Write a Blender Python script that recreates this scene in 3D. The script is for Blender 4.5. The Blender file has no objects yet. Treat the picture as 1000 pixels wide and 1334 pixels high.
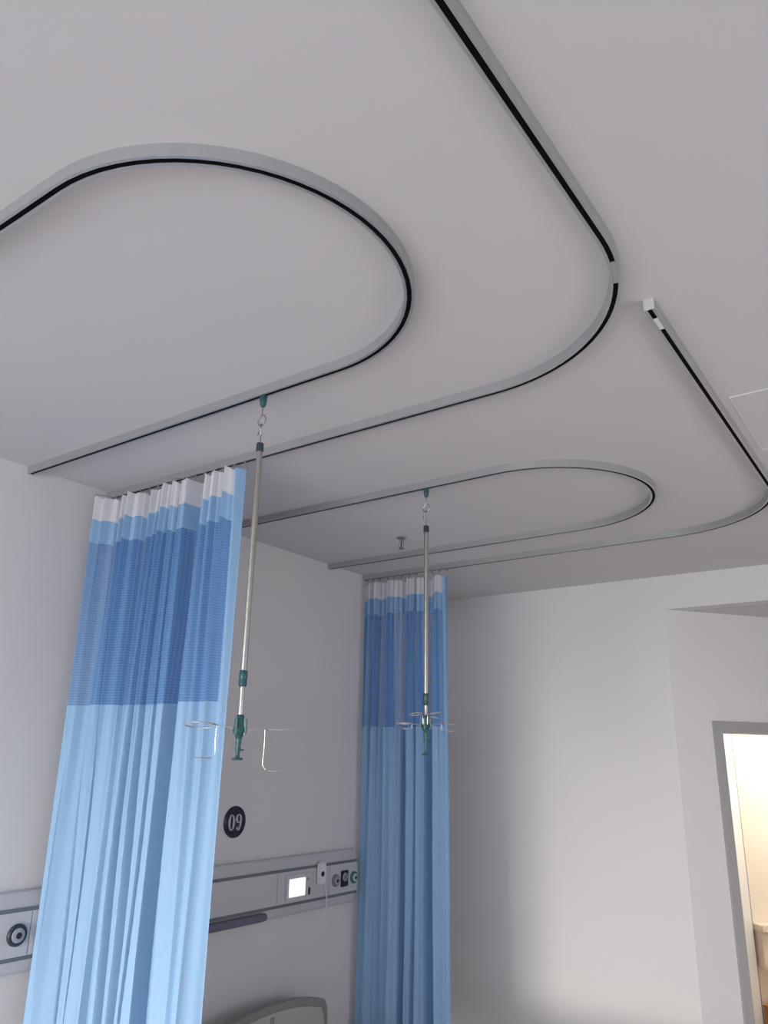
import bpy, bmesh, math, random
from mathutils import Vector, Matrix, noise
PI = math.pi
random.seed(7)
S = bpy.context.scene
COL = S.collection

# ------------------------------------------------------------------ camera
CAM_POS = Vector((0, 0, 2.0))
yaw, pit, rol = -0.62290701, 0.30909016, 0.01980905
fw = Vector((math.sin(yaw) * math.cos(pit), math.cos(yaw) * math.cos(pit), math.sin(pit)))
rt = Vector((math.cos(yaw), -math.sin(yaw), 0))
up = rt.cross(fw)
r2 = rt * math.cos(rol) + up * math.sin(rol)
u2 = -rt * math.sin(rol) + up * math.cos(rol)
cd = bpy.data.cameras.new('camera')
cam = bpy.data.objects.new('camera', cd)
COL.objects.link(cam)
m = Matrix((r2, u2, -fw)).transposed().to_4x4()
m.translation = CAM_POS
cam.matrix_world = m
cd.sensor_fit = 'VERTICAL'
cd.sensor_height = 24
cd.lens = 1007.03 / 1334 * 24
cd.clip_start = 0.02
S.camera = cam

# ------------------------------------------------------------------ world, light, exposure
w = bpy.data.worlds.new('sky')
S.world = w
w.use_nodes = True
bg = w.node_tree.nodes['Background']
bg.inputs[0].default_value = (0.75, 0.87, 1.0, 1)
bg.inputs[1].default_value = 1.0
S.view_settings.view_transform = 'Standard'
S.view_settings.look = 'None'
S.view_settings.gamma = 1
S.view_settings.use_curve_mapping = False
S.view_settings.exposure = -0.07


def area(name, loc, direction, sx, sy, power, color, parent=None):
    l = bpy.data.lights.new(name, 'AREA')
    l.shape = 'RECTANGLE'
    l.size, l.size_y = sx, sy
    l.energy = power
    l.color = color
    o = bpy.data.objects.new(name, l)
    COL.objects.link(o)
    o.location = loc
    o.rotation_euler = Vector(direction).to_track_quat('-Z', 'Y').to_euler()
    return o


# daylight coming in through the big window behind the camera
area('window_daylight', (-0.35, -5.1, 1.35), (0, 1, 0.03), 4.9, 2.1, 205, (0.92, 0.955, 1.0))
low = area('low_daylight', (-1.75, -5.1, 1.2), (-0.08, 1, -0.14), 0.9, 1.5, 29, (1.0, 0.93, 0.82))
low.data.spread = math.radians(42)
# added fill from the right, as an unseen window and sun, brightening the far wall
area('side_fill_light', (2.55, 3.0, 1.7), (-1, 0, 0), 2.4, 1.6, 33, (1.0, 0.94, 0.95))
sl = bpy.data.lights.new('sun', 'SUN')  # added for the bounce off the floor onto the far wall
sl.energy = 1.0
sl.angle = math.radians(1.0)
sl.color = (1.0, 0.92, 0.80)
so = bpy.data.objects.new('sun', sl)
COL.objects.link(so)
so.rotation_euler = Vector((-1, 0.35, -0.9)).to_track_quat('-Z', 'Y').to_euler()

# ------------------------------------------------------------------ materials


def mat(name, col, rough=0.5, metal=0.0, var=0.0, scale=8, bump=0.0, bscale=200, spec=0.5, emit=None, estr=0):
    mt = bpy.data.materials.new(name)
    mt.use_nodes = True
    nt = mt.node_tree
    b = nt.nodes['Principled BSDF']
    b.inputs['Base Color'].default_value = (*col, 1)
    b.inputs['Roughness'].default_value = rough
    b.inputs['Metallic'].default_value = metal
    b.inputs['Specular IOR Level'].default_value = spec
    tc = nt.nodes.new('ShaderNodeTexCoord')
    if var:
        n = nt.nodes.new('ShaderNodeTexNoise')
        n.inputs['Scale'].default_value = scale
        n.inputs['Detail'].default_value = 4
        r = nt.nodes.new('ShaderNodeValToRGB')
        r.color_ramp.elements[0].position = 0.3
        r.color_ramp.elements[1].position = 0.7
        r.color_ramp.elements[0].color = (*[c * (1 - var) for c in col], 1)
        r.color_ramp.elements[1].color = (*[min(1, c * (1 + var)) for c in col], 1)
        nt.links.new(tc.outputs['Object'], n.inputs['Vector'])
        nt.links.new(n.outputs['Fac'], r.inputs['Fac'])
        nt.links.new(r.outputs['Color'], b.inputs['Base Color'])
    if bump:
        n2 = nt.nodes.new('ShaderNodeTexNoise')
        n2.inputs['Scale'].default_value = bscale
        bp = nt.nodes.new('ShaderNodeBump')
        bp.inputs['Strength'].default_value = bump
        bp.inputs['Distance'].default_value = 0.002
        nt.links.new(tc.outputs['Object'], n2.inputs['Vector'])
        nt.links.new(n2.outputs['Fac'], bp.inputs['Height'])
        nt.links.new(bp.outputs['Normal'], b.inputs['Normal'])
    if emit:
        b.inputs['Emission Color'].default_value = (*emit, 1)
        b.inputs['Emission Strength'].default_value = estr
    return mt


def cloth(name, col, transl=0.35, mesh=False, col2=None):
    mt = bpy.data.materials.new(name)
    mt.use_nodes = True
    nt = mt.node_tree
    nt.nodes.remove(nt.nodes['Principled BSDF'])
    out = nt.nodes['Material Output']
    L = nt.links.new
    uv = nt.nodes.new('ShaderNodeUVMap')
    uv.uv_map = 'UVMap'
    n = nt.nodes.new('ShaderNodeTexNoise')
    n.inputs['Scale'].default_value = 40
    L(uv.outputs['UV'], n.inputs['Vector'])
    ramp = nt.nodes.new('ShaderNodeValToRGB')
    ramp.color_ramp.elements[0].color = (*[c * 0.93 for c in col], 1)
    ramp.color_ramp.elements[1].color = (*[min(1, c * 1.05) for c in col], 1)
    L(n.outputs['Fac'], ramp.inputs['Fac'])
    d = nt.nodes.new('ShaderNodeBsdfDiffuse')
    t = nt.nodes.new('ShaderNodeBsdfTranslucent')
    L(ramp.outputs['Color'], d.inputs['Color'])
    L(ramp.outputs['Color'], t.inputs['Color'])
    mx = nt.nodes.new('ShaderNodeMixShader')
    mx.inputs[0].default_value = transl
    L(d.outputs[0], mx.inputs[1])
    L(t.outputs[0], mx.inputs[2])
    last = mx
    if mesh:
        sep = nt.nodes.new('ShaderNodeSeparateXYZ')
        L(uv.outputs['UV'], sep.inputs[0])

        def wave(sock, per):
            a = nt.nodes.new('ShaderNodeMath')
            a.operation = 'MULTIPLY'
            a.inputs[1].default_value = 2 * PI / per
            L(sock, a.inputs[0])
            s_ = nt.nodes.new('ShaderNodeMath')
            s_.operation = 'SINE'
            L(a.outputs[0], s_.inputs[0])
            g = nt.nodes.new('ShaderNodeMath')
            g.operation = 'GREATER_THAN'
            g.inputs[1].default_value = 0.0
            L(s_.outputs[0], g.inputs[0])
            return g
        wa = wave(sep.outputs[0], 0.011)
        wb = wave(sep.outputs[1], 0.012)
        ml = nt.nodes.new('ShaderNodeMath')
        ml.operation = 'MULTIPLY'
        L(wa.outputs[0], ml.inputs[0])
        L(wb.outputs[0], ml.inputs[1])
        m3 = nt.nodes.new('ShaderNodeMath')
        m3.operation = 'MULTIPLY_ADD'
        m3.inputs[1].default_value = 0.34
        m3.inputs[2].default_value = 0.20
        L(ml.outputs[0], m3.inputs[0])
        tr = nt.nodes.new('ShaderNodeBsdfTransparent')
        mx2 = nt.nodes.new('ShaderNodeMixShader')
        L(m3.outputs[0], mx2.inputs[0])
        L(mx.outputs[0], mx2.inputs[1])
        L(tr.outputs[0], mx2.inputs[2])
        last = mx2
    else:
        wv = nt.nodes.new('ShaderNodeTexNoise')
        wv.inputs['Scale'].default_value = 25
        L(uv.outputs['UV'], wv.inputs['Vector'])
        bp = nt.nodes.new('ShaderNodeBump')
        bp.inputs['Strength'].default_value = 0.10
        bp.inputs['Distance'].default_value = 0.004
        L(wv.outputs['Fac'], bp.inputs['Height'])
        L(bp.outputs['Normal'], d.inputs['Normal'])
    L(last.outputs[0], out.inputs['Surface'])
    return mt


M = {
    'paint': mat('wall_paint', (0.76, 0.74, 0.745), 0.85, var=0.012, scale=1.3, bump=0.15, bscale=90, spec=0.2),
    'ceil': mat('ceiling_paint', (0.675, 0.652, 0.672), 0.9, var=0.01, scale=0.9, bump=0.1, bscale=90, spec=0.15),
    'floor': mat('vinyl_floor', (0.56, 0.53, 0.50), 0.45, var=0.05, scale=5),
    'alu': mat('satin_aluminium', (0.50, 0.50, 0.51), 0.38, 0.6, var=0.03, scale=20),
    'slot_shade': mat('black_slot_shade', (0.006, 0.006, 0.008), 0.9, spec=0.05),  # near-black colour standing in for the shade inside the track slots
    'alu_light': mat('pale_aluminium', (0.66, 0.66, 0.67), 0.45, 0.2, var=0.02),
    'white_plastic': mat('white_plastic', (0.82, 0.82, 0.83), 0.4, var=0.02),
    'steel': mat('brushed_steel', (0.50, 0.49, 0.45), 0.30, 1.0, var=0.05, scale=60),
    'chrome': mat('chrome_wire', (0.80, 0.80, 0.80), 0.15, 1.0, var=0.02),
    'hook': mat('zinc_wire', (0.35, 0.35, 0.36), 0.35, 0.9, var=0.05),
    'teal': mat('teal_plastic', (0.02, 0.09, 0.10), 0.3, var=0.08),
    'capblk': mat('dark_slate_plastic', (0.03, 0.045, 0.06), 0.45, var=0.05),
    'console': mat('console_enamel', (0.60, 0.59, 0.62), 0.42, var=0.015, scale=3),
    'console_dark': mat('grey_seal_strip', (0.16, 0.18, 0.20), 0.5, var=0.05),
    'bar': mat('violet_grey_vinyl', (0.15, 0.14, 0.20), 0.45, var=0.04),
    'navy': mat('navy_acrylic', (0.012, 0.014, 0.045), 0.25, var=0.05),
    'silver': mat('silver_digits', (0.55, 0.55, 0.60), 0.4, 0.3, var=0.04),
    'blk': mat('black_plastic', (0.02, 0.02, 0.025), 0.4, var=0.05),
    'grey': mat('grey_plastic', (0.22, 0.22, 0.24), 0.4, var=0.05),
    'midgrey': mat('mid_grey_plastic', (0.38, 0.38, 0.41), 0.4, var=0.05),
    'tealring': mat('teal_ring_plastic', (0.05, 0.16, 0.17), 0.4, var=0.05),
    'screen': mat('lit_screen', (0.8, 0.8, 0.8), 0.3, emit=(0.95, 1.0, 1.0), estr=0.9, var=0.01),
    'bed': mat('beige_bed_plastic', (0.46, 0.44, 0.40), 0.45, var=0.02),
    'bed_trim': mat('taupe_bed_trim', (0.27, 0.255, 0.235), 0.5, var=0.03),
    'sheet': mat('white_sheet', (0.75, 0.76, 0.78), 0.9, var=0.03, bump=0.3, bscale=30),
    'frame': mat('grey_door_frame', (0.40, 0.39, 0.39), 0.5, var=0.02),
    'tile': mat('cream_wall_tile', (0.84, 0.775, 0.67), 0.5, var=0.02, scale=3),
    'whitetrim': mat('white_gloss_paint', (0.86, 0.86, 0.84), 0.4, var=0.01),
    'counter': mat('cream_stone', (0.78, 0.69, 0.58), 0.3, var=0.03, scale=30),
    'wood': mat('orange_brown_wood', (0.45, 0.19, 0.06), 0.5, var=0.2, scale=18),
    'washfloor': mat('brown_floor_tile', (0.36, 0.31, 0.23), 0.5, var=0.08),
    'lamp': mat('warm_lamp_diffuser', (0.9, 0.9, 0.9), 0.5, emit=(1.0, 0.88, 0.68), estr=2.0),
    'glass': None,
    'c_white': cloth('white_header_tape', (0.84, 0.84, 0.88), 0.18),
    'c_blue': cloth('light_blue_cloth', (0.36, 0.57, 0.82), 0.16),
    'c_mesh': cloth('blue_netting', (0.21, 0.41, 0.74), 0.16, mesh=True),
}
g = bpy.data.materials.new('window_glass')
g.use_nodes = True
gb = g.node_tree.nodes['Principled BSDF']
gb.inputs['Transmission Weight'].default_value = 1
gb.inputs['Roughness'].default_value = 0.0
gb.inputs['IOR'].default_value = 1.02
M['glass'] = g

# ------------------------------------------------------------------ helpers


def obj(name, bm, mt, parent=None, smooth=False, kind=None, label=None):
    me = bpy.data.meshes.new(name)
    bmesh.ops.recalc_face_normals(bm, faces=bm.faces)
    bm.to_mesh(me)
    bm.free()
    me.materials.append(mt)
    if smooth:
        me.polygons.foreach_set('use_smooth', [True] * len(me.polygons))
        try:
            me.set_sharp_from_angle(angle=math.radians(35))
        except Exception:
            pass
    o = bpy.data.objects.new(name, me)
    COL.objects.link(o)
    if parent:
        o.parent = parent
        chain = Vector((0, 0, 0))
        p = parent
        while p:
            chain += p.location
            p = p.parent
        me.transform(Matrix.Translation(-chain))
    if kind:
        o['kind'] = kind
    if label:
        o['label'] = label
    return o


def thing(name, label, cat, loc, group=None):
    o = bpy.data.objects.new(name, None)
    o.empty_display_size = 0.05
    COL.objects.link(o)
    o.location = loc
    o['label'] = label
    o['category'] = cat
    if group:
        o['group'] = group
    return o


def tag(o, label, cat, group=None):
    o['label'] = label
    o['category'] = cat
    if group:
        o['group'] = group
    return o


def add_box(bm, a, b, bev=0.0, mtx=None):
    x0, y0, z0 = [min(p, q) for p, q in zip(a, b)]
    x1, y1, z1 = [max(p, q) for p, q in zip(a, b)]
    vs = [bm.verts.new(v) for v in ((x0, y0, z0), (x1, y0, z0), (x1, y1, z0), (x0, y1, z0),
                                    (x0, y0, z1), (x1, y0, z1), (x1, y1, z1), (x0, y1, z1))]
    fs = [bm.faces.new([vs[i] for i in f]) for f in ((3, 2, 1, 0), (4, 5, 6, 7), (0, 1, 5, 4), (1, 2, 6, 5), (2, 3, 7, 6), (3, 0, 4, 7))]
    if bev:
        es = list({e for f in fs for e in f.edges})
        r = bmesh.ops.bevel(bm, geom=es, offset=bev, segments=2, affect='EDGES', clamp_overlap=True)
        vs = list({v for f in r['faces'] for v in f.verts} | {v for v in vs if v.is_valid})
    if mtx:
        for v in vs:
            v.co = mtx @ v.co
    return vs


def box(a, b, bev=0.0, mtx=None):
    bm = bmesh.new()
    add_box(bm, a, b, bev, mtx)
    return bm


def add_tube(bm, pts, r, seg=8, closed=False):
    pts = [Vector(p) for p in pts]
    n = len(pts)
    rs = r if isinstance(r, (list, tuple)) else [r] * n
    rings = []
    nrm = None
    for i, p in enumerate(pts):
        if closed:
            t = (pts[(i + 1) % n] - pts[i - 1]).normalized()
        else:
            t = (pts[min(i + 1, n - 1)] - pts[max(i - 1, 0)]).normalized()
        if nrm is None:
            a = Vector((0, 0, 1)) if abs(t.z) < 0.9 else Vector((1, 0, 0))
            nrm = t.cross(a).normalized()
        nrm = (nrm - t * nrm.dot(t)).normalized()
        b = t.cross(nrm)
        rings.append([bm.verts.new(p + (nrm * math.cos(k * 2 * PI / seg) + b * math.sin(k * 2 * PI / seg)) * rs[i]) for k in range(seg)])
    for i in range(n if closed else n - 1):
        A, B = rings[i], rings[(i + 1) % n]
        for k in range(seg):
            bm.faces.new((A[k], A[(k + 1) % seg], B[(k + 1) % seg], B[k]))
    if not closed:
        bm.faces.new(rings[0][::-1])
        bm.faces.new(rings[-1])


def tube(pts, r, seg=8, closed=False):
    bm = bmesh.new()
    add_tube(bm, pts, r, seg, closed)
    return bm


def lathe(prof, origin, axis='Z', seg=20, bm=None):
    """prof = [(radius, height)...]"""
    bm = bm or bmesh.new()
    o = Vector(origin)
    rings = []
    for r, h in prof:
        ring = []
        for k in range(seg):
            a = 2 * PI * k / seg
            c, s = r * math.cos(a), r * math.sin(a)
            v = {'Z': (c, s, h), 'X': (h, c, s), 'Y': (c, h, s)}[axis]
            ring.append(bm.verts.new(o + Vector(v)))
        rings.append(ring)
    for A, B in zip(rings, rings[1:]):
        for k in range(seg):
            bm.faces.new((A[k], A[(k + 1) % seg], B[(k + 1) % seg], B[k]))
    bm.faces.new(rings[0])
    bm.faces.new(rings[-1][::-1])
    return bm


def arc(cx, cy, r, a0, a1, n):
    return [(cx + r * math.cos(math.radians(a0 + (a1 - a0) * i / n)), cy + r * math.sin(math.radians(a0 + (a1 - a0) * i / n))) for i in range(n + 1)]


def sweep(path, prof, z0):
    bm = bmesh.new()
    n = len(path)
    rings = []
    for i, (x, y) in enumerate(path):
        if i == 0:
            d0 = d1 = Vector((path[1][0] - x, path[1][1] - y)).normalized()
        elif i == n - 1:
            d0 = d1 = Vector((x - path[i - 1][0], y - path[i - 1][1])).normalized()
        else:
            d0 = Vector((x - path[i - 1][0], y - path[i - 1][1])).normalized()
            d1 = Vector((path[i + 1][0] - x, path[i + 1][1] - y)).normalized()
        t = (d0 + d1).normalized()
        nn = Vector((-t.y, t.x)) / max(0.3, t.dot(d0))
        rings.append([bm.verts.new((x + nn.x * u, y + nn.y * u, z0 + v)) for u, v in prof])
    for A, B in zip(rings, rings[1:]):
        for k in range(len(prof)):
            j = (k + 1) % len(prof)
            bm.faces.new((A[k], A[j], B[j], B[k]))
    bm.faces.new(rings[0])
    bm.faces.new(rings[-1][::-1])
    return bm


def wire(pts, sub=5):
    """Catmull-Rom smoothing of a point list"""
    P = [Vector(p) for p in pts]
    P = [P[0] * 2 - P[1]] + P + [P[-1] * 2 - P[-2]]
    out = []
    for i in range(1, len(P) - 2):
        for k in range(sub):
            t = k / sub
            a, b, c, d = P[i - 1:i + 3]
            out.append(0.5 * ((2 * b) + (c - a) * t + (2 * a - 5 * b + 4 * c - d) * t * t + (3 * b - a - 3 * c + d) * t ** 3))
    out.append(P[-2])
    return out


# ------------------------------------------------------------------ the room
CZ = 3.285          # ceiling height
WX = -3.37          # face of the bedhead wall
FY = 5.56           # face of the far wall
BY = -5.0           # face of the window wall
RX = 2.4            # face of the right wall
CX0 = -1.535        # corner where the slanted door wall starts
SZ = 3.045          # soffit of the door niche
st = 'structure'
P0 = Vector((CX0, FY, 0))
D = Vector((0.6275, 0.7786, 0))
N = Vector((-0.7786, 0.6275, 0))     # into the washroom
LOC = Matrix(((D.x, N.x, 0, P0.x), (D.y, N.y, 0, P0.y), (0, 0, 1, 0), (0, 0, 0, 1)))   # (along, behind, z)

obj('floor', box((WX - 0.1, BY - 0.1, -0.1), (RX + 0.1, 7.9, 0)), M['floor'], kind=st)
obj('ceiling', box((WX - 0.1, BY - 0.1, CZ), (RX + 0.1, FY + 0.12, CZ + 0.1)), M['ceil'], kind=st)
obj('wall_left', box((WX - 0.12, BY - 0.1, 0), (WX, FY + 0.12, CZ)), M['paint'], kind=st)
bm = box((WX, FY, 0), (CX0, FY + 0.12, CZ))
add_box(bm, (CX0, FY, SZ), (RX, FY + 0.12, CZ))
obj('wall_far', bm, M['paint'], kind=st)
sy0, sy1, sz0, sz1 = 1.8, 4.2, 0.9, 2.5  # opening for the added side window
bm = box((RX, BY - 0.1, 0), (RX + 0.12, sy0, CZ))
add_box(bm, (RX, sy1, 0), (RX + 0.12, 7.9, CZ))
add_box(bm, (RX, sy0, 0), (RX + 0.12, sy1, sz0))
add_box(bm, (RX, sy0, sz1), (RX + 0.12, sy1, CZ))
obj('wall_right', bm, M['paint'], kind=st)
bm = bmesh.new()
for y0_, y1_, z0_, z1_ in ((sy0, sy1, sz0, sz0 + 0.05), (sy0, sy1, sz1 - 0.05, sz1), (sy0, sy0 + 0.05, sz0 + 0.05, sz1 - 0.05),
                           (2.975, 3.025, sz0 + 0.05, sz1 - 0.05), (sy1 - 0.05, sy1, sz0 + 0.05, sz1 - 0.05)):
    add_box(bm, (RX + 0.04, y0_, z0_), (RX + 0.09, y1_, z1_))
obj('window_added', bm, M['whitetrim'], kind=st)  # frame of the unseen window added to carry the side fill light
# slanted wall with the doorway
L = 2.8
s0, s1, dz = 0.35, 1.27, 2.22
bm = bmesh.new()
add_box(bm, (0, 0, 0), (s0, 0.15, SZ), mtx=LOC)
add_box(bm, (s1, 0, 0), (L, 0.15, SZ), mtx=LOC)
add_box(bm, (s0, 0, dz), (s1, 0.15, SZ), mtx=LOC)
obj('wall_slanted', bm, M['paint'], kind=st)
E1 = P0 + D * L
obj('wall_niche', box((E1.x - 0.05, E1.y, 0), (RX, E1.y + 0.12, SZ)), M['paint'], kind=st)
bm = bmesh.new()
pl = [(CX0, FY + 0.12), (RX, FY + 0.12), (RX, E1.y + 0.1), (E1.x, E1.y + 0.1)]
a = [bm.verts.new((x, y, SZ)) for x, y in pl]
b = [bm.verts.new((x, y, SZ + 0.08)) for x, y in pl]
bm.faces.new(a)
bm.faces.new(b[::-1])
for i in range(4):
    j = (i + 1) % 4
    bm.faces.new((a[i], a[j], b[j], b[i]))
obj('ceiling_niche', bm, M['ceil'], kind=st)
# door frame: stepped grey casing round the opening
bm = bmesh.new()
for (u0, u1, v0, v1, w0, w1) in ((s0 - 0.055, s0 + 0.012, -0.018, 0.0, 0, dz + 0.07), (s1 - 0.012, s1 + 0.055, -0.018, 0.0, 0, dz + 0.07),
                                 (s0 + 0.012, s1 - 0.012, -0.018, 0.0, dz - 0.005, dz + 0.07),
                                 (s0, s0 + 0.012, 0.0, 0.15, 0, dz), (s1 - 0.012, s1, 0.0, 0.15, 0, dz), (s0 + 0.012, s1 - 0.012, 0, 0.15, dz - 0.005, dz)):
    add_box(bm, (u0, v0, w0), (u1, v1, w1), mtx=LOC)
obj('trim_1', bm, M['frame'], kind=st)
# washroom behind the doorway
WD = 1.25
bm = bmesh.new()
add_box(bm, (0.1, WD, 0), (3.4, WD + 0.1, 2.6), mtx=LOC)
obj('wall_washroom', bm, M['tile'], kind=st)
bm = bmesh.new()
add_box(bm, (0.0, 0.15, 0), (0.1, WD + 0.1, 2.6), mtx=LOC)
add_box(bm, (3.4, 0.15, 0), (3.5, WD + 0.1, 2.6), mtx=LOC)
add_box(bm, (L, 0.05, 0), (3.5, 0.15, 2.6), mtx=LOC)
obj('wall_washroom_side', bm, M['tile'], kind=st)
bm = bmesh.new()
add_box(bm, (0.0, 0.15, 2.6), (3.5, WD + 0.1, 2.7), mtx=LOC)
obj('ceiling_washroom', bm, M['ceil'], kind=st)
bm = bmesh.new()
add_box(bm, (0.0, 0.05, -0.1), (3.5, WD + 0.1, 0.002), mtx=LOC)
obj('floor_washroom', bm, M['washfloor'], kind=st)
bm = bmesh.new()
add_box(bm, (1.20, WD - 0.035, 0), (1.425, WD, 2.6), mtx=LOC)
obj('trim_2', bm, M['whitetrim'], kind=st)
bm = bmesh.new()
add_box(bm, (1.425, WD - 0.020, 0), (1.445, WD, 2.6), mtx=LOC)
obj('trim_3', bm, M['bed_trim'], kind=st)

# window wall behind the camera
wx0, wx1, wz0, wz1 = -2.85, 2.15, 0.3, 2.4
bm = bmesh.new()
add_box(bm, (WX, BY - 0.2, 0), (wx0, BY, CZ))
add_box(bm, (wx1, BY - 0.2, 0), (RX, BY, CZ))
add_box(bm, (wx0, BY - 0.2, 0), (wx1, BY, wz0))
add_box(bm, (wx0, BY - 0.2, wz1), (wx1, BY, CZ))
obj('wall_back', bm, M['paint'], kind=st)
bm = bmesh.new()
fy0, fy1 = BY - 0.16, BY - 0.10
for x0, x1, z0, z1 in ((wx0, wx1, wz0, wz0 + 0.05), (wx0, wx1, wz1 - 0.05, wz1)):
    add_box(bm, (x0, fy0, z0), (x1, fy1, z1))
for k in range(5):
    xc = wx0 + 0.025 + (wx1 - wx0 - 0.05) * k / 4
    add_box(bm, (xc - 0.025, fy0, wz0 + 0.05), (xc + 0.025, fy1, wz1 - 0.05))
obj('window_1', bm, M['whitetrim'], kind=st)

# flush hatch in the ceiling, at the right edge of the photo
h0x, h0y = -0.475, 2.81
hatch = thing('ceiling_hatch', 'flush square access hatch in the ceiling with thin white edge', 'hatch', (h0x + 0.3, h0y + 0.3, CZ))
bm = bmesh.new()
for a, b in (((h0x, h0y), (h0x + 0.6, h0y + 0.006)), ((h0x, h0y + 0.596), (h0x + 0.6, h0y + 0.6)),
             ((h0x, h0y + 0.006), (h0x + 0.003, h0y + 0.596)), ((h0x + 0.597, h0y + 0.006), (h0x + 0.6, h0y + 0.596))):
    add_box(bm, (a[0], a[1], CZ - 0.003), (b[0], b[1], CZ + 0.01))
obj('frame', bm, M['whitetrim'], hatch)
obj('panel', box((h0x + 0.005, h0y + 0.008, CZ - 0.0012), (h0x + 0.595, h0y + 0.594, CZ + 0.01)), M['ceil'], hatch)

# ------------------------------------------------------------------ ceiling tracks
RZ = 3.25
HW, SL, TH, HH = 0.015, 0.0068, 0.0015, CZ - RZ
PROF = [(-HW, 0), (-SL, 0), (-SL, TH), (-HW + TH, TH), (-HW + TH, HH - TH), (HW - TH, HH - TH), (HW - TH, TH), (SL, TH), (SL, 0), (HW, 0), (HW, HH), (-HW, HH)]
SHADE_STRIP = [(-HW + TH + .0005, TH + 0.0006), (HW - TH - .0005, TH + 0.0006), (HW - TH - .0005, TH + 0.003), (-HW + TH + .0005, TH + 0.003)]  # dark strip laid in the slot in place of its shade


def end_cap(pt, d, parent):
    """closed plate on a track's free end; d = unit direction pointing outwards"""
    d = Vector((d[0], d[1], 0))
    n = Vector((-d.y, d.x, 0))
    mt = Matrix(((d.x, n.x, 0, pt[0]), (d.y, n.y, 0, pt[1]), (0, 0, 1, RZ), (0, 0, 0, 1)))
    obj('end_cap', box((0, -HW, -0.0005), (0.003, HW, HH), mtx=mt), M['alu_light'], parent)


def rail(name, path, label, cat, group):
    t = thing(name, label, cat, (path[0][0], path[0][1], RZ), group)
    obj('track', sweep(path, PROF, RZ), M['alu'], t)
    obj('slot_shade_strip', sweep(path, SHADE_STRIP, RZ), M['slot_shade'], t, label='black strip painting the shade inside the slot')
    return t


r1p = [(WX + 0.005, 1.815)] + arc(-1.50, 1.2875, 0.5275, 90, -90, 36) + [(-2.2, 0.76), (WX + 0.005, 0.76)]
rail1 = rail('drip_rail', r1p, 'U-shaped aluminium drip rail looping across the near left ceiling', 'ceiling rail', None)
end_cap((WX + 0.005, 1.815), (-1, 0), rail1)
r3p = [(WX + 0.005, 2.985)] + arc(-1.52, 3.515, 0.53, -90, 90, 36) + [(WX + 0.005, 4.045)]
rail3 = rail('drip_rail', r3p, 'U-shaped aluminium drip rail farther back, looping round the sprinkler', 'ceiling rail', None)
end_cap((WX + 0.005, 4.045), (-1, 0), rail3)
xc = -0.522
r2p = [(xc, -0.15)] + arc(xc - 0.62, 2.255 - 0.62, 0.62, 0, 90, 26) + [(WX + 0.005, 2.255)]
rail2 = rail('curtain_rail', r2p, 'long L-shaped curtain rail crossing the middle ceiling from the top edge', 'ceiling rail', None)
end_cap((xc, -0.15), (0, -1), rail2)
r4p = [(xc, 2.02)] + arc(xc - 0.62, 4.45 - 0.62, 0.62, 0, 90, 26) + [(WX + 0.005, 4.45)]
rail4 = rail('curtain_rail', r4p, 'L-shaped curtain rail starting at a white end cap near the right edge', 'ceiling rail', None)
end_cap((xc, 2.02), (0, -1), rail4)
obj('stopper', box((xc - SL + .0005, 2.078, RZ - 0.001), (xc + SL - .0005, 2.145, RZ + 0.006)), M['white_plastic'], rail4, label='white stopper in the slot')
# joint filler in the bend of the near curtain rail
seg = arc(xc - 0.62, 2.255 - 0.62, 0.62, 10, 19, 8)
obj('joint_plate', sweep(seg, [(-SL + .0004, -0.001), (SL - .0004, -0.001), (SL - .0004, 0.004), (-SL + .0004, 0.004)], RZ), M['alu'], rail2)

# ------------------------------------------------------------------ curtains


def spline(knots, s):
    ks = knots
    if s <= ks[0][0]:
        return ks[0][1]
    for i in range(len(ks) - 1):
        if s <= ks[i + 1][0]:
            t = (s - ks[i][0]) / (ks[i + 1][0] - ks[i][0])
            t = t * 0.35 + (t * t * (3 - 2 * t)) * 0.65
            return ks[i][1] + (ks[i + 1][1] - ks[i][1]) * t
    return ks[-1][1]


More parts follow.
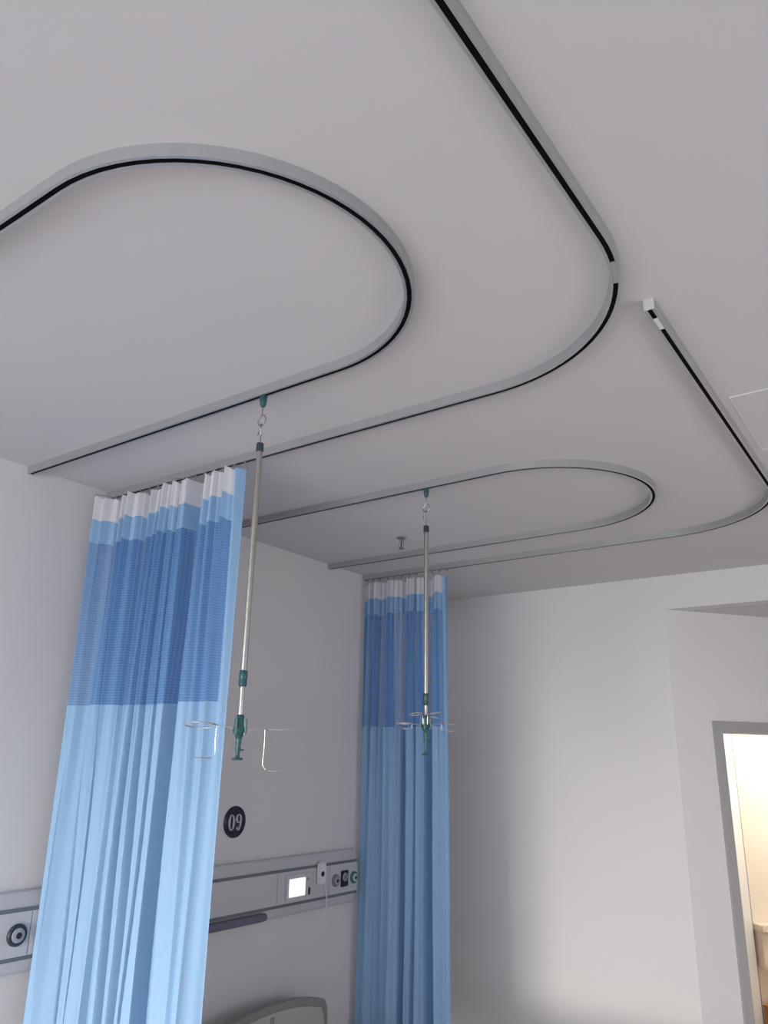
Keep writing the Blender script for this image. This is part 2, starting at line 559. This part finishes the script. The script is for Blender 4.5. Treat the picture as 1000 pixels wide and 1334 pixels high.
def make_curtain(label, y0, x0, x1, zbot, knots, seed, hooks, gain, hem=0.035, lean=0.0):
    rnd = random.Random(seed)
    ph = [rnd.uniform(0, 6.28) for _ in range(8)]
    root = thing('privacy_curtain', label, 'curtain', ((x0 + x1) / 2, y0, zbot), 'blue cubicle curtains')
    ztop = RZ - 0.022
    NS = 760

    def surf(s, z):
        q = (ztop - z) / (ztop - zbot)
        e = min(1, s * 25, (1 - s) * 25)
        s2 = s + e * (0.010 * math.sin(3.5 * q + 7 * s + ph[2]) + 0.006 * math.sin(8 * q + 15 * s + ph[0]))
        a = 0.75 + 0.25 * min(1, q * 3) + 0.12 * math.sin(6 * q + 20 * s + ph[3])
        k = max(0.0, 1 - q * 1.9)
        fine = (0.013 * math.sin(2 * PI * 23 * s + ph[4] + 1.5 * math.sin(5 * s)) + 0.006 * math.sin(2 * PI * 41 * s + ph[5])) * (0.12 + k)
        y = y0 + spline(knots, s2) * a * gain + fine - lean * math.exp(-s * 14)
        x = x0 + (x1 - x0) * s + e * (0.010 * math.sin(2 * PI * 11 * s + ph[6]) * min(1, 0.3 + q) + 0.010 * (q ** 1.2) * math.sin(5 * s + ph[7]))
        return x, y

    def top(s):
        return ztop - 0.008 - 0.014 * (0.5 - 0.5 * math.cos(2 * PI * hooks * s)) - 0.010 * math.sin(13 * s + ph[1]) ** 2

    def strip(name, sa, sb, zf0, zf1, nz, mt, parent=root):
        bm = bmesh.new()
        uvl = bm.loops.layers.uv.new('UVMap')
        n = max(8, int(NS * (sb - sa)))
        U = {}
        grid = []
        for j in range(nz + 1):
            row = []
            ul = 0
            prev = None
            for i in range(n + 1):
                s = sa + (sb - sa) * i / n
                za, zb = zf0(s), zf1(s)
                z = za + (zb - za) * j / nz
                x, y = surf(s, z)
                v = bm.verts.new((x, y, z))
                U[v] = (s * (x1 - x0) * 3.2, z)
                row.append(v)
            grid.append(row)
        for j in range(nz):
            for i in range(n):
                f = bm.faces.new((grid[j][i], grid[j][i + 1], grid[j + 1][i + 1], grid[j + 1][i]))
                for lp in f.loops:
                    lp[uvl].uv = U[lp.vert]
        return obj(name, bm, mt, parent, smooth=True)

    b1 = lambda s: top(s) - 0.118
    b2 = lambda s: top(s) - 0.235
    b3 = lambda s: 2.205 + 0.004 * math.sin(9 * s)
    bt = lambda s: zbot
    e = 1 - hem
    strip('header_tape', 0, e, top, b1, 4, M['c_white']).__setitem__('label', 'white pleated header tape')
    strip('top_band', 0, e, b1, b2, 5, M['c_blue'])
    strip('netting', 0, e, b2, b3, 36, M['c_mesh']).__setitem__('label', 'darker blue see-through netting')
    strip('side_hem', e, 1, top, b3, 44, M['c_blue'])
    strip('cloth_panel', 0, 1, b3, bt, 60, M['c_blue'])
    # hooks and gliders
    for k in range(hooks + 1):
        s = min(0.995, max(0.005, k / hooks))
        x, y = surf(s, ztop)
        hb = wire([(x, y0, RZ - 0.004), (x, y0, RZ - 0.012), (x + 0.006, y0 + (y - y0) * .5, RZ - 0.018), (x + 0.004, y, RZ - 0.030),
                   (x - 0.003, y, RZ - 0.042), (x - 0.004, y - 0.004, RZ - 0.034)])
        h = obj('hook', tube(hb, 0.0016, 6), M['hook'], root, smooth=True)
        obj('glider', lathe([(0.003, -0.010), (0.0052, -0.007), (0.0052, -0.001), (0.003, -0.0005)], (x, y0, RZ), seg=10), M['grey'], h, smooth=True)
    return root


K1 = [(0, 0), (.05, -.03), (.10, -.01), (.135, .08), (.15, .08), (.165, -.05), (.20, -.045), (.215, .05), (.23, -.05), (.30, -.03), (.345, .03), (.37, .075),
      (.385, -.05), (.42, -.05), (.438, .07), (.452, -.05), (.50, -.055), (.518, .05), (.535, -.05), (.585, -.05), (.603, .07), (.615, -.055), (.66, -.05),
      (.685, .06), (.72, .085), (.755, .07), (.775, -.055), (.84, -.045), (.90, -.02), (.915, .05), (.93, -.055), (1, 0)]
K2 = [(0, 0), (.07, -.04), (.11, -.03), (.13, .06), (.15, -.045), (.26, -.03), (.29, -.02), (.31, .06), (.33, -.045), (.40, -.05), (.50, -.02), (.525, .08),
      (.54, .08), (.56, -.045), (.63, -.04), (.65, .05), (.67, -.045), (.74, -.03), (.77, .05), (.84, .06), (.87, -.04), (1, 0)]
make_curtain('wide light blue privacy curtain with white header, hanging nearest at the left', 2.240, -3.292, -2.372, 0.32, K1, 11, 14, 1.25, lean=0.11)
make_curtain('farther blue privacy curtain with white header, beside the far corner', 4.465, -3.352, -2.66, 0.32, K2, 5, 11, 1.2)

# ------------------------------------------------------------------ drip poles


def ring_pts(c, rx, ry, a0=0, a1=360, n=20, plane='XY'):
    out = []
    for i in range(n):
        a = math.radians(a0 + (a1 - a0) * i / n)
        u, v = rx * math.cos(a), ry * math.sin(a)
        out.append(Vector(c) + Vector((u, v, 0) if plane == 'XY' else ((u, 0, v) if plane == 'XZ' else (0, u, v))))
    return out


def drip_pole(label, px, py, z, zc, zh, zbase, holders):
    """z = cap top; zc = collar; zh = hub centre; zbase = foot"""
    root = thing('drip_pole', label, 'drip pole', (px, py, zbase), 'hanging drip poles')
    tr = obj('trolley', lathe([(0.0050, 0.001), (0.013, -0.0005), (0.0135, -0.012), (0.0115, -0.034), (0.007, -0.042), (0.004, -0.044)], (px, py, RZ - 0.0015), seg=16), M['teal'], root, smooth=True, label='dark teal trolley in the rail')
    obj('stem', tube([(px, py, RZ - 0.04), (px, py, RZ - 0.075)], 0.0022), M['hook'], tr)
    # eye ring (open hook) under the trolley, and the hook of the pole through it
    rz = RZ - 0.097
    eye = wire([(px, py, RZ - 0.072), (px - 0.010, py, rz + 0.010), (px - 0.018, py, rz - 0.002), (px - 0.013, py, rz - 0.016), (px, py, rz - 0.021),
                (px + 0.014, py, rz - 0.014), (px + 0.019, py, rz + 0.002), (px + 0.012, py, rz + 0.016), (px + 0.004, py, rz + 0.019)])
    obj('eye', tube(eye, 0.0024), M['hook'], root, smooth=True)
    hk = wire([(px - 0.020, py + 0.004, rz - 0.052), (px - 0.017, py + 0.008, rz - 0.036), (px - 0.008, py + 0.007, rz - 0.022), (px, py, rz - 0.014),
               (px + 0.004, py - 0.008, rz - 0.026), (px + 0.001, py - 0.004, rz - 0.045), (px, py, rz - 0.060), (px, py, z - 0.002)])
    obj('hook', tube(hk, 0.0024), M['hook'], root, smooth=True)
    obj('cap', lathe([(0.006, 0.0), (0.0125, -0.002), (0.0135, -0.008), (0.0135, -0.032), (0.012, -0.034)], (px, py, z), seg=18), M['capblk'], root, smooth=True)
    obj('upper_tube', lathe([(0.0108, z - 0.03), (0.0108, zc - 0.005)], (px, py, 0), seg=20), M['steel'], root, smooth=True)
    obj('collar', lathe([(0.0115, 0.004), (0.0135, 0.0), (0.0138, -0.018), (0.0125, -0.024), (0.0138, -0.03), (0.0135, -0.044), (0.010, -0.048)], (px, py, zc), seg=18), M['teal'], root, smooth=True)
    obj('lower_tube', lathe([(0.0082, zc - 0.04), (0.0082, zh + 0.02)], (px, py, 0), seg=18), M['steel'], root, smooth=True)
    hub = obj('hub', lathe([(0.0095, 0.038), (0.012, 0.036), (0.016, 0.022), (0.0165, 0.004), (0.020, -0.002), (0.021, -0.014), (0.015, -0.022), (0.012, -0.030), (0.010, -0.036)], (px, py, zh), seg=20), M['teal'], root, smooth=True, label='dark teal locking hub')
    bm = bmesh.new()
    for a in (20, 110, 200, 290):
        R = Matrix.Translation((px, py, zh)) @ Matrix.Rotation(math.radians(a), 4, 'Z')
        add_box(bm, (0.012, -0.004, -0.022), (0.026, 0.004, 0.028), 0.0025, R)
    obj('fin', bm, M['teal'], hub)
    obj('grip', lathe([(0.0085, zh - 0.034), (0.0095, zh - 0.05), (0.0075, zh - 0.058), (0.0095, zh - 0.066), (0.0068, zh - 0.078), (0.0062, zbase + 0.012)], (px, py, 0), seg=16), M['teal'], root, smooth=True)
    obj('release_pin', tube([(px + 0.004, py, zh - 0.070), (px + 0.026, py - 0.002, zh - 0.070)], 0.0026), M['teal'], root)
    obj('foot', lathe([(0.006, 0.014), (0.007, 0.006), (0.017, 0.004), (0.018, 0.0), (0.016, -0.002)], (px, py, zbase), seg=18), M['teal'], root, smooth=True)
    for (ang, reach, rr, zr, drop, low, tilt) in holders:
        R = Matrix.Translation((px, py, 0)) @ Matrix.Rotation(math.radians(ang), 4, 'Z')
        T = lambda P: [R @ Vector(p) for p in P]
        c = reach + rr
        h = obj('bottle_holder', tube(T([(p.x, p.y, p.z + p.y * tilt) for p in ring_pts((c, 0, zr), rr, rr * 0.8, n=28)]), 0.0025, 8, True), M['chrome'], root, smooth=True)
        obj('arm', tube(T(wire([(0.018, 0, zh - 0.006), (reach * .5, 0, zr - 0.004), (reach, 0, zr)])), 0.0014), M['chrome'], h, smooth=True)
        if drop:
            obj('drop_wire', tube(T(wire([(reach, 0, zr), (reach + 0.001, 0, zr - drop * .5), (reach - 0.001, 0, zr - drop * .85), (reach + 0.012, 0, zr - drop)])), 0.0011), M['steel'], h, smooth=True)
            obj('lower_ring', tube(T(ring_pts((reach + 0.012 + low, 0, zr - drop), low, low * 0.8, n=22)), 0.0023, 8, True), M['chrome'], h, smooth=True)
    return root


drip_pole('nearer hanging steel drip pole, just right of the wide near curtain', -1.853, 1.815, 3.065, 2.262, 2.088, 1.99,
          [(34, 0.082, 0.060, 2.083, 0.125, 0.026, 0.06), (217, 0.072, 0.052, 2.092, 0.100, 0.030, 0.17)])
drip_pole('farther hanging steel drip pole in front of the far blue curtain', -1.895, 2.985, 3.063, 2.278, 2.150, 2.02,
          [(35, 0.070, 0.030, 2.152, 0.030, 0.018, 0.06), (215, 0.060, 0.034, 2.150, 0.022, 0.016, 0.06), (105, 0.050, 0.035, 2.185, 0.0, 0, 0.2), (325, 0.045, 0.035, 2.192, 0.0, 0, 0.2), (265, 0.045, 0.03, 2.188, 0.0, 0, 0.2)])

# ------------------------------------------------------------------ sprinkler
sx, sy = -2.555, 3.745
sp = thing('fire_sprinkler', 'small chrome fire sprinkler head on the ceiling behind the far drip rail', 'sprinkler', (sx, sy, CZ))
obj('rosette', lathe([(0.030, 0.0), (0.030, -0.004), (0.022, -0.010), (0.012, -0.014)], (sx, sy, CZ), seg=22), M['hook'], sp, smooth=True)
obj('body', lathe([(0.011, -0.012), (0.011, -0.026), (0.007, -0.030)], (sx, sy, CZ), seg=12), M['hook'], sp, smooth=True)
bm = bmesh.new()
for s_ in (-1, 1):
    add_tube(bm, wire([(sx + s_ * 0.009, sy, CZ - 0.026), (sx + s_ * 0.017, sy, CZ - 0.040), (sx + s_ * 0.013, sy, CZ - 0.056), (sx, sy, CZ - 0.066)]), 0.0028)
obj('yoke', bm, M['hook'], sp, smooth=True)
obj('bulb', lathe([(0.002, -0.028), (0.0032, -0.034), (0.0032, -0.056), (0.002, -0.062)], (sx, sy, CZ), seg=10), M['blk'], sp, smooth=True)
obj('deflector', lathe([(0.006, -0.066), (0.019, -0.069), (0.020, -0.071), (0.006, -0.072)], (sx, sy, CZ), seg=20), M['hook'], sp, smooth=True)

# ------------------------------------------------------------------ bedhead console
cy0, cy1 = 0.9, 4.376
con = thing('bedhead_console', 'long grey medical service console running along the left wall', 'console', (WX, (cy0 + cy1) / 2, 1.12))


def extr(prof, ya, yb):
    bm = bmesh.new()
    A = [bm.verts.new((WX + u, ya, z)) for u, z in prof]
    B = [bm.verts.new((WX + u, yb, z)) for u, z in prof]
    for i in range(len(prof)):
        j = (i + 1) % len(prof)
        bm.faces.new((A[i], A[j], B[j], B[i]))
    bm.faces.new(A[::-1])
    bm.faces.new(B)
    return bm


obj('housing', extr([(0, 1.437), (0.030, 1.437), (0.040, 1.432), (0.058, 1.385), (0.062, 1.374), (0.062, 1.190), (0.060, 1.178), (0.048, 1.135), (0.036, 1.122), (0, 1.120)], cy0, cy1), M['console'], con)
obj('front_panel', extr([(0.062, 1.362), (0.070, 1.362), (0.070, 1.194), (0.062, 1.194)], cy0, cy1), M['console'], con)
obj('seal_strip', extr([(0.058, 1.377), (0.0695, 1.377), (0.0695, 1.3625), (0.058, 1.3625)], cy0, cy1), M['console_dark'], con, label='dark grey line above the panel')
obj('seal_strip', extr([(0.058, 1.1935), (0.0695, 1.1935), (0.0695, 1.178), (0.058, 1.178)], cy0, cy1), M['console_dark'], con, label='dark grey line below the panel')
for yy in (2.105, 3.62, 4.09):
    obj('panel_seam', box((WX + 0.0700, yy, 1.195), (WX + 0.0708, yy + 0.003, 1.361)), M['grey'], con)
FX = WX + 0.070


def disc(name, y, z, prof, mt, parent, label=None, seg=24):
    return obj(name, lathe(prof, (FX, y, z), 'X', seg), mt, parent, smooth=True, label=label)


# gas outlets: the left one and the three on the right
def outlet(y, z, r, m1, m2, lab):
    o = disc('gas_outlet', y, z, [(r, 0), (r, 0.008), (r * 0.9, 0.013), (r * .70, 0.013)], m1, con, lab)
    disc('ring', y, z, [(r * 0.66, 0.012), (r * 0.64, 0.018), (r * 0.42, 0.020)], m2, o)
    disc('port', y, z, [(r * 0.30, 0.019), (r * 0.28, 0.022), (r * 0.1, 0.022)], M['blk'], o)


outlet(2.048, 1.277, 0.043, M['capblk'], M['midgrey'], 'round dark gas outlet at the left end')
outlet(4.151, 1.272, 0.036, M['grey'], M['midgrey'], 'round grey gas outlet')
o = obj('socket_plate', box((FX, 4.204, 1.228), (FX + 0.008, 4.276, 1.322), 0.003), M['blk'], con, label='black square outlet plate')
disc('ring', 4.24, 1.284, [(0.025, 0.008), (0.024, 0.012), (0.018, 0.0125)], M['midgrey'], o)
disc('port', 4.24, 1.284, [(0.014, 0.012), (0.013, 0.015), (0.004, 0.015)], M['grey'], o)
outlet(4.338, 1.272, 0.036, M['tealring'], M['console'], 'teal ringed gas outlet beside the far curtain')
# nurse call display and the small switches beside it
o = obj('call_unit', box((FX, 3.69, 1.205), (FX + 0.006, 3.93, 1.345), 0.002), M['console'], con)
obj('screen', box((FX + 0.006, 3.717, 1.224), (FX + 0.009, 3.857, 1.320)), M['screen'], o, label='small brightly lit white screen')
obj('switch', box((FX + 0.006, 3.888, 1.222), (FX + 0.011, 3.902, 1.262), 0.001), M['blk'], o)
obj('indicator', box((FX + 0.006, 3.876, 1.304), (FX + 0.009, 3.887, 1.316)), M['grey'], o)
# white call-handset cradle with a cord
kn = obj('cradle', box((FX, 3.962, 1.262), (FX + 0.020, 4.042, 1.392), 0.010), M['white_plastic'], con, label='white handset cradle with a dark round hole')
obj('hole', lathe([(0.015, 0.020), (0.015, 0.0225), (0.008, 0.0225)], (FX, 4.002, 1.325), 'X', 20), M['blk'], kn, smooth=True)
obj('cord', tube(wire([(FX + 0.012, 4.03, 1.262), (FX + 0.016, 4.045, 1.22), (FX + 0.018, 4.05, 1.16), (FX + 0.014, 4.04, 1.08)]), 0.003), M['white_plastic'], kn, smooth=True)

# padded bar hanging just under the console
bx = FX + 0.010
lb = obj('lower_bar', tube([(bx, 2.62, 1.150), (bx, 2.63, 1.150), (bx, 3.505, 1.150), (bx, 3.522, 1.150), (bx, 3.528, 1.150)], [0.018, 0.022, 0.022, 0.020, 0.014], 20), M['bar'], con, smooth=True, label='violet-grey rounded bar under the console')
for yy in (2.68, 2.92):
    obj('bracket', box((WX, yy, 1.108), (bx, yy + 0.03, 1.1195)), M['grey'], lb)

# ------------------------------------------------------------------ round bed number sign
sg = thing('bed_number_sign', 'round navy sign with pale digits 09 on the left wall', 'sign', (WX, 3.315, 1.567))
sy_, sz_ = 3.315, 1.648
obj('disc', lathe([(0.084, 0), (0.084, 0.004), (0.081, 0.006), (0.02, 0.006)], (WX, sy_, sz_), 'X', 40), M['navy'], sg, smooth=True)


def stroke(bm, pts, widths, x):
    """flat raised ribbon with varying width, in the y/z plane"""
    n = len(pts)
    rows = []
    for i, (y, z) in enumerate(pts):
        a = Vector(pts[max(i - 1, 0)])
        b = Vector(pts[min(i + 1, n - 1)])
        t = (b - a).normalized()
        nn = Vector((-t.y, t.x)) * widths[i] / 2
        rows.append([bm.verts.new((xx, y + s * nn.x, z + s * nn.y)) for xx in (x, x + 0.0015) for s in (-1, 1)])
    for A, B in zip(rows, rows[1:]):
        for k, j in ((0, 1), (1, 3), (3, 2), (2, 0)):
            bm.faces.new((A[k], A[j], B[j], B[k]))
    for A in (rows[0], rows[-1]):
        bm.faces.new((A[0], A[1], A[3], A[2]))


def dig_zero(cy, cz, hw, hh):
    bm = bmesh.new()
    pts, wd = [], []
    for i in range(37):
        a = 2 * PI * i / 36
        pts.append((cy + hw * math.sin(a), cz + hh * math.cos(a)))
        wd.append(0.004 + 0.012 * abs(math.sin(a)) ** 1.5)
    stroke(bm, pts, wd, WX + 0.006)
    return bm


def dig_nine(cy, cz, hw, hh):
    bm = bmesh.new()
    pts, wd = [], []
    r = hh * 0.52
    for i in range(29):
        a = 2 * PI * i / 28
        pts.append((cy + hw * math.sin(a), cz + hh - r + r * math.cos(a)))
        wd.append(0.004 + 0.010 * abs(math.sin(a)) ** 1.5)
    stroke(bm, pts, wd, WX + 0.006)
    pts, wd = [], []
    zc = cz + hh - r
    for i in range(17):
        a = math.radians(122 * i / 16)
        pts.append((cy + hw * math.cos(a), zc - (zc - cz + hh) * math.sin(a)))
        wd.append(0.014 - 0.008 * i / 16)
    stroke(bm, pts, wd, WX + 0.0064)
    bm2 = lathe([(0.006, 0), (0.006, 0.0015), (0.002, 0.0015)], (WX + 0.006, cy - hw * 0.62, cz - hh * 0.76), 'X', 12, bm)
    return bm2


obj('digit', dig_zero(sy_ - 0.027, sz_ - 0.002, 0.017, 0.040), M['silver'], sg, label='pale numeral 0')
obj('digit', dig_nine(sy_ + 0.027, sz_ - 0.002, 0.016, 0.040), M['silver'], sg, label='pale numeral 9')

# ------------------------------------------------------------------ hospital bed (only the headboard's top shows)
bed = thing('hospital_bed', 'beige hospital bed with rounded headboard showing at the bottom edge', 'bed', (-2.2, 3.47, 0))


def board(x, ya, yb, zt, zb, th, inset, name, mt, dx=0.0):
    """rounded headboard outline with an arched top"""
    pts = []
    n = 24
    yc, hw = (ya + yb) / 2, (yb - ya) / 2 - inset
    top = zt - inset
    rc = 0.07
    for i in range(n + 1):
        u = -1 + 2 * i / n
        y = yc + u * (hw - rc * 0.4)
        z = top - 0.055 * abs(u) ** 2.2
        pts.append((y, z))
    pts = [(yc - hw, zb + inset)] + [(yc - hw, top - 0.14), (yc - hw + 0.006, top - 0.095)] + pts + [(yc + hw - 0.006, top - 0.095), (yc + hw, top - 0.14)] + [(yc + hw, zb + inset)]
    bm = bmesh.new()
    A = [bm.verts.new((x, y, z)) for y, z in pts]
    B = [bm.verts.new((x + th, y, z)) for y, z in pts]
    bm.faces.new(A)
    bm.faces.new(B[::-1])
    for i in range(len(pts)):
        j = (i + 1) % len(pts)
        bm.faces.new((A[i], A[j], B[j], B[i]))
    return bm


hb = obj('headboard', board(-3.20, 3.02, 3.94, 0.752, 0.28, 0.045, 0, '', None), M['bed_trim'], bed)
obj('inset_panel', board(-3.155, 3.02, 3.94, 0.752, 0.28, 0.006, 0.035, '', None), M['bed'], hb, label='paler recessed panel')
obj('hand_slot', box((-3.150, 3.46, 0.62), (-3.146, 3.49, 0.70), 0.0), M['bed_trim'], hb)
obj('mattress', box((-3.14, 3.05, 0.42), (-1.20, 3.91, 0.52), 0.03), M['sheet'], bed)
obj('bed_frame', box((-3.155, 3.04, 0.34), (-1.18, 3.92, 0.415), 0.01), M['bed'], bed)
fb = obj('footboard', board(-1.18, 3.02, 3.94, 0.72, 0.28, 0.04, 0, '', None), M['bed_trim'], bed)
for x in (-3.05, -1.28):
    for y in (3.10, 3.86):
        o = obj('leg', tube([(x, y, 0.10), (x, y, 0.35)], 0.02, 12), M['bed'], bed, smooth=True)
        obj('castor', lathe([(0.05, -0.015), (0.052, 0), (0.05, 0.015)], (x, y, 0.052), 'Y', 20), M['grey'], o, smooth=True)

# ------------------------------------------------------------------ washroom things seen through the doorway
ct = thing('washroom_counter', 'cream wall-hung counter seen through the bright doorway', 'counter', LOC @ Vector((2.0, WD, 0.475)))
obj('apron', box((1.452, WD - 0.10, 0.475), (2.9, WD, 0.735), 0.004, LOC), M['counter'], ct)
obj('worktop', box((1.440, WD - 0.13, 0.735), (2.92, WD, 0.785), 0.006, LOC), M['counter'], ct)
wb = thing('wooden_box', 'small orange-brown wooden box on the floor inside the bright doorway', 'box', LOC @ Vector((1.7, WD - 0.2, 0)))
obj('carcass', box((1.44, WD - 0.30, 0.002), (1.80, WD - 0.04, 0.20), 0.004, LOC), M['wood'], wb)
obj('lid', box((1.435, WD - 0.305, 0.20), (1.805, WD - 0.035, 0.215), 0.003, LOC), M['wood'], wb)
lp = thing('ceiling_lamp', 'long warm ceiling lamp inside the washroom behind the doorway', 'lamp', LOC @ Vector((2.0, 0.6, 2.56)))
c = LOC @ Vector((2.0, 0.6, 2.6))
obj('diffuser', box((1.1, 0.48, 2.555), (2.9, 0.72, 2.59), 0.008, LOC), M['lamp'], lp)
obj('casing', box((1.09, 0.47, 2.59), (2.91, 0.73, 2.6), 0.0, LOC), M['whitetrim'], lp)
wl = area('washroom_light', c - Vector((0, 0, 0.06)), (0, 0, -1), 1.7, 0.22, 30, (1.0, 0.90, 0.78))
wl.rotation_euler = (0, 0, math.atan2(D.y, D.x))
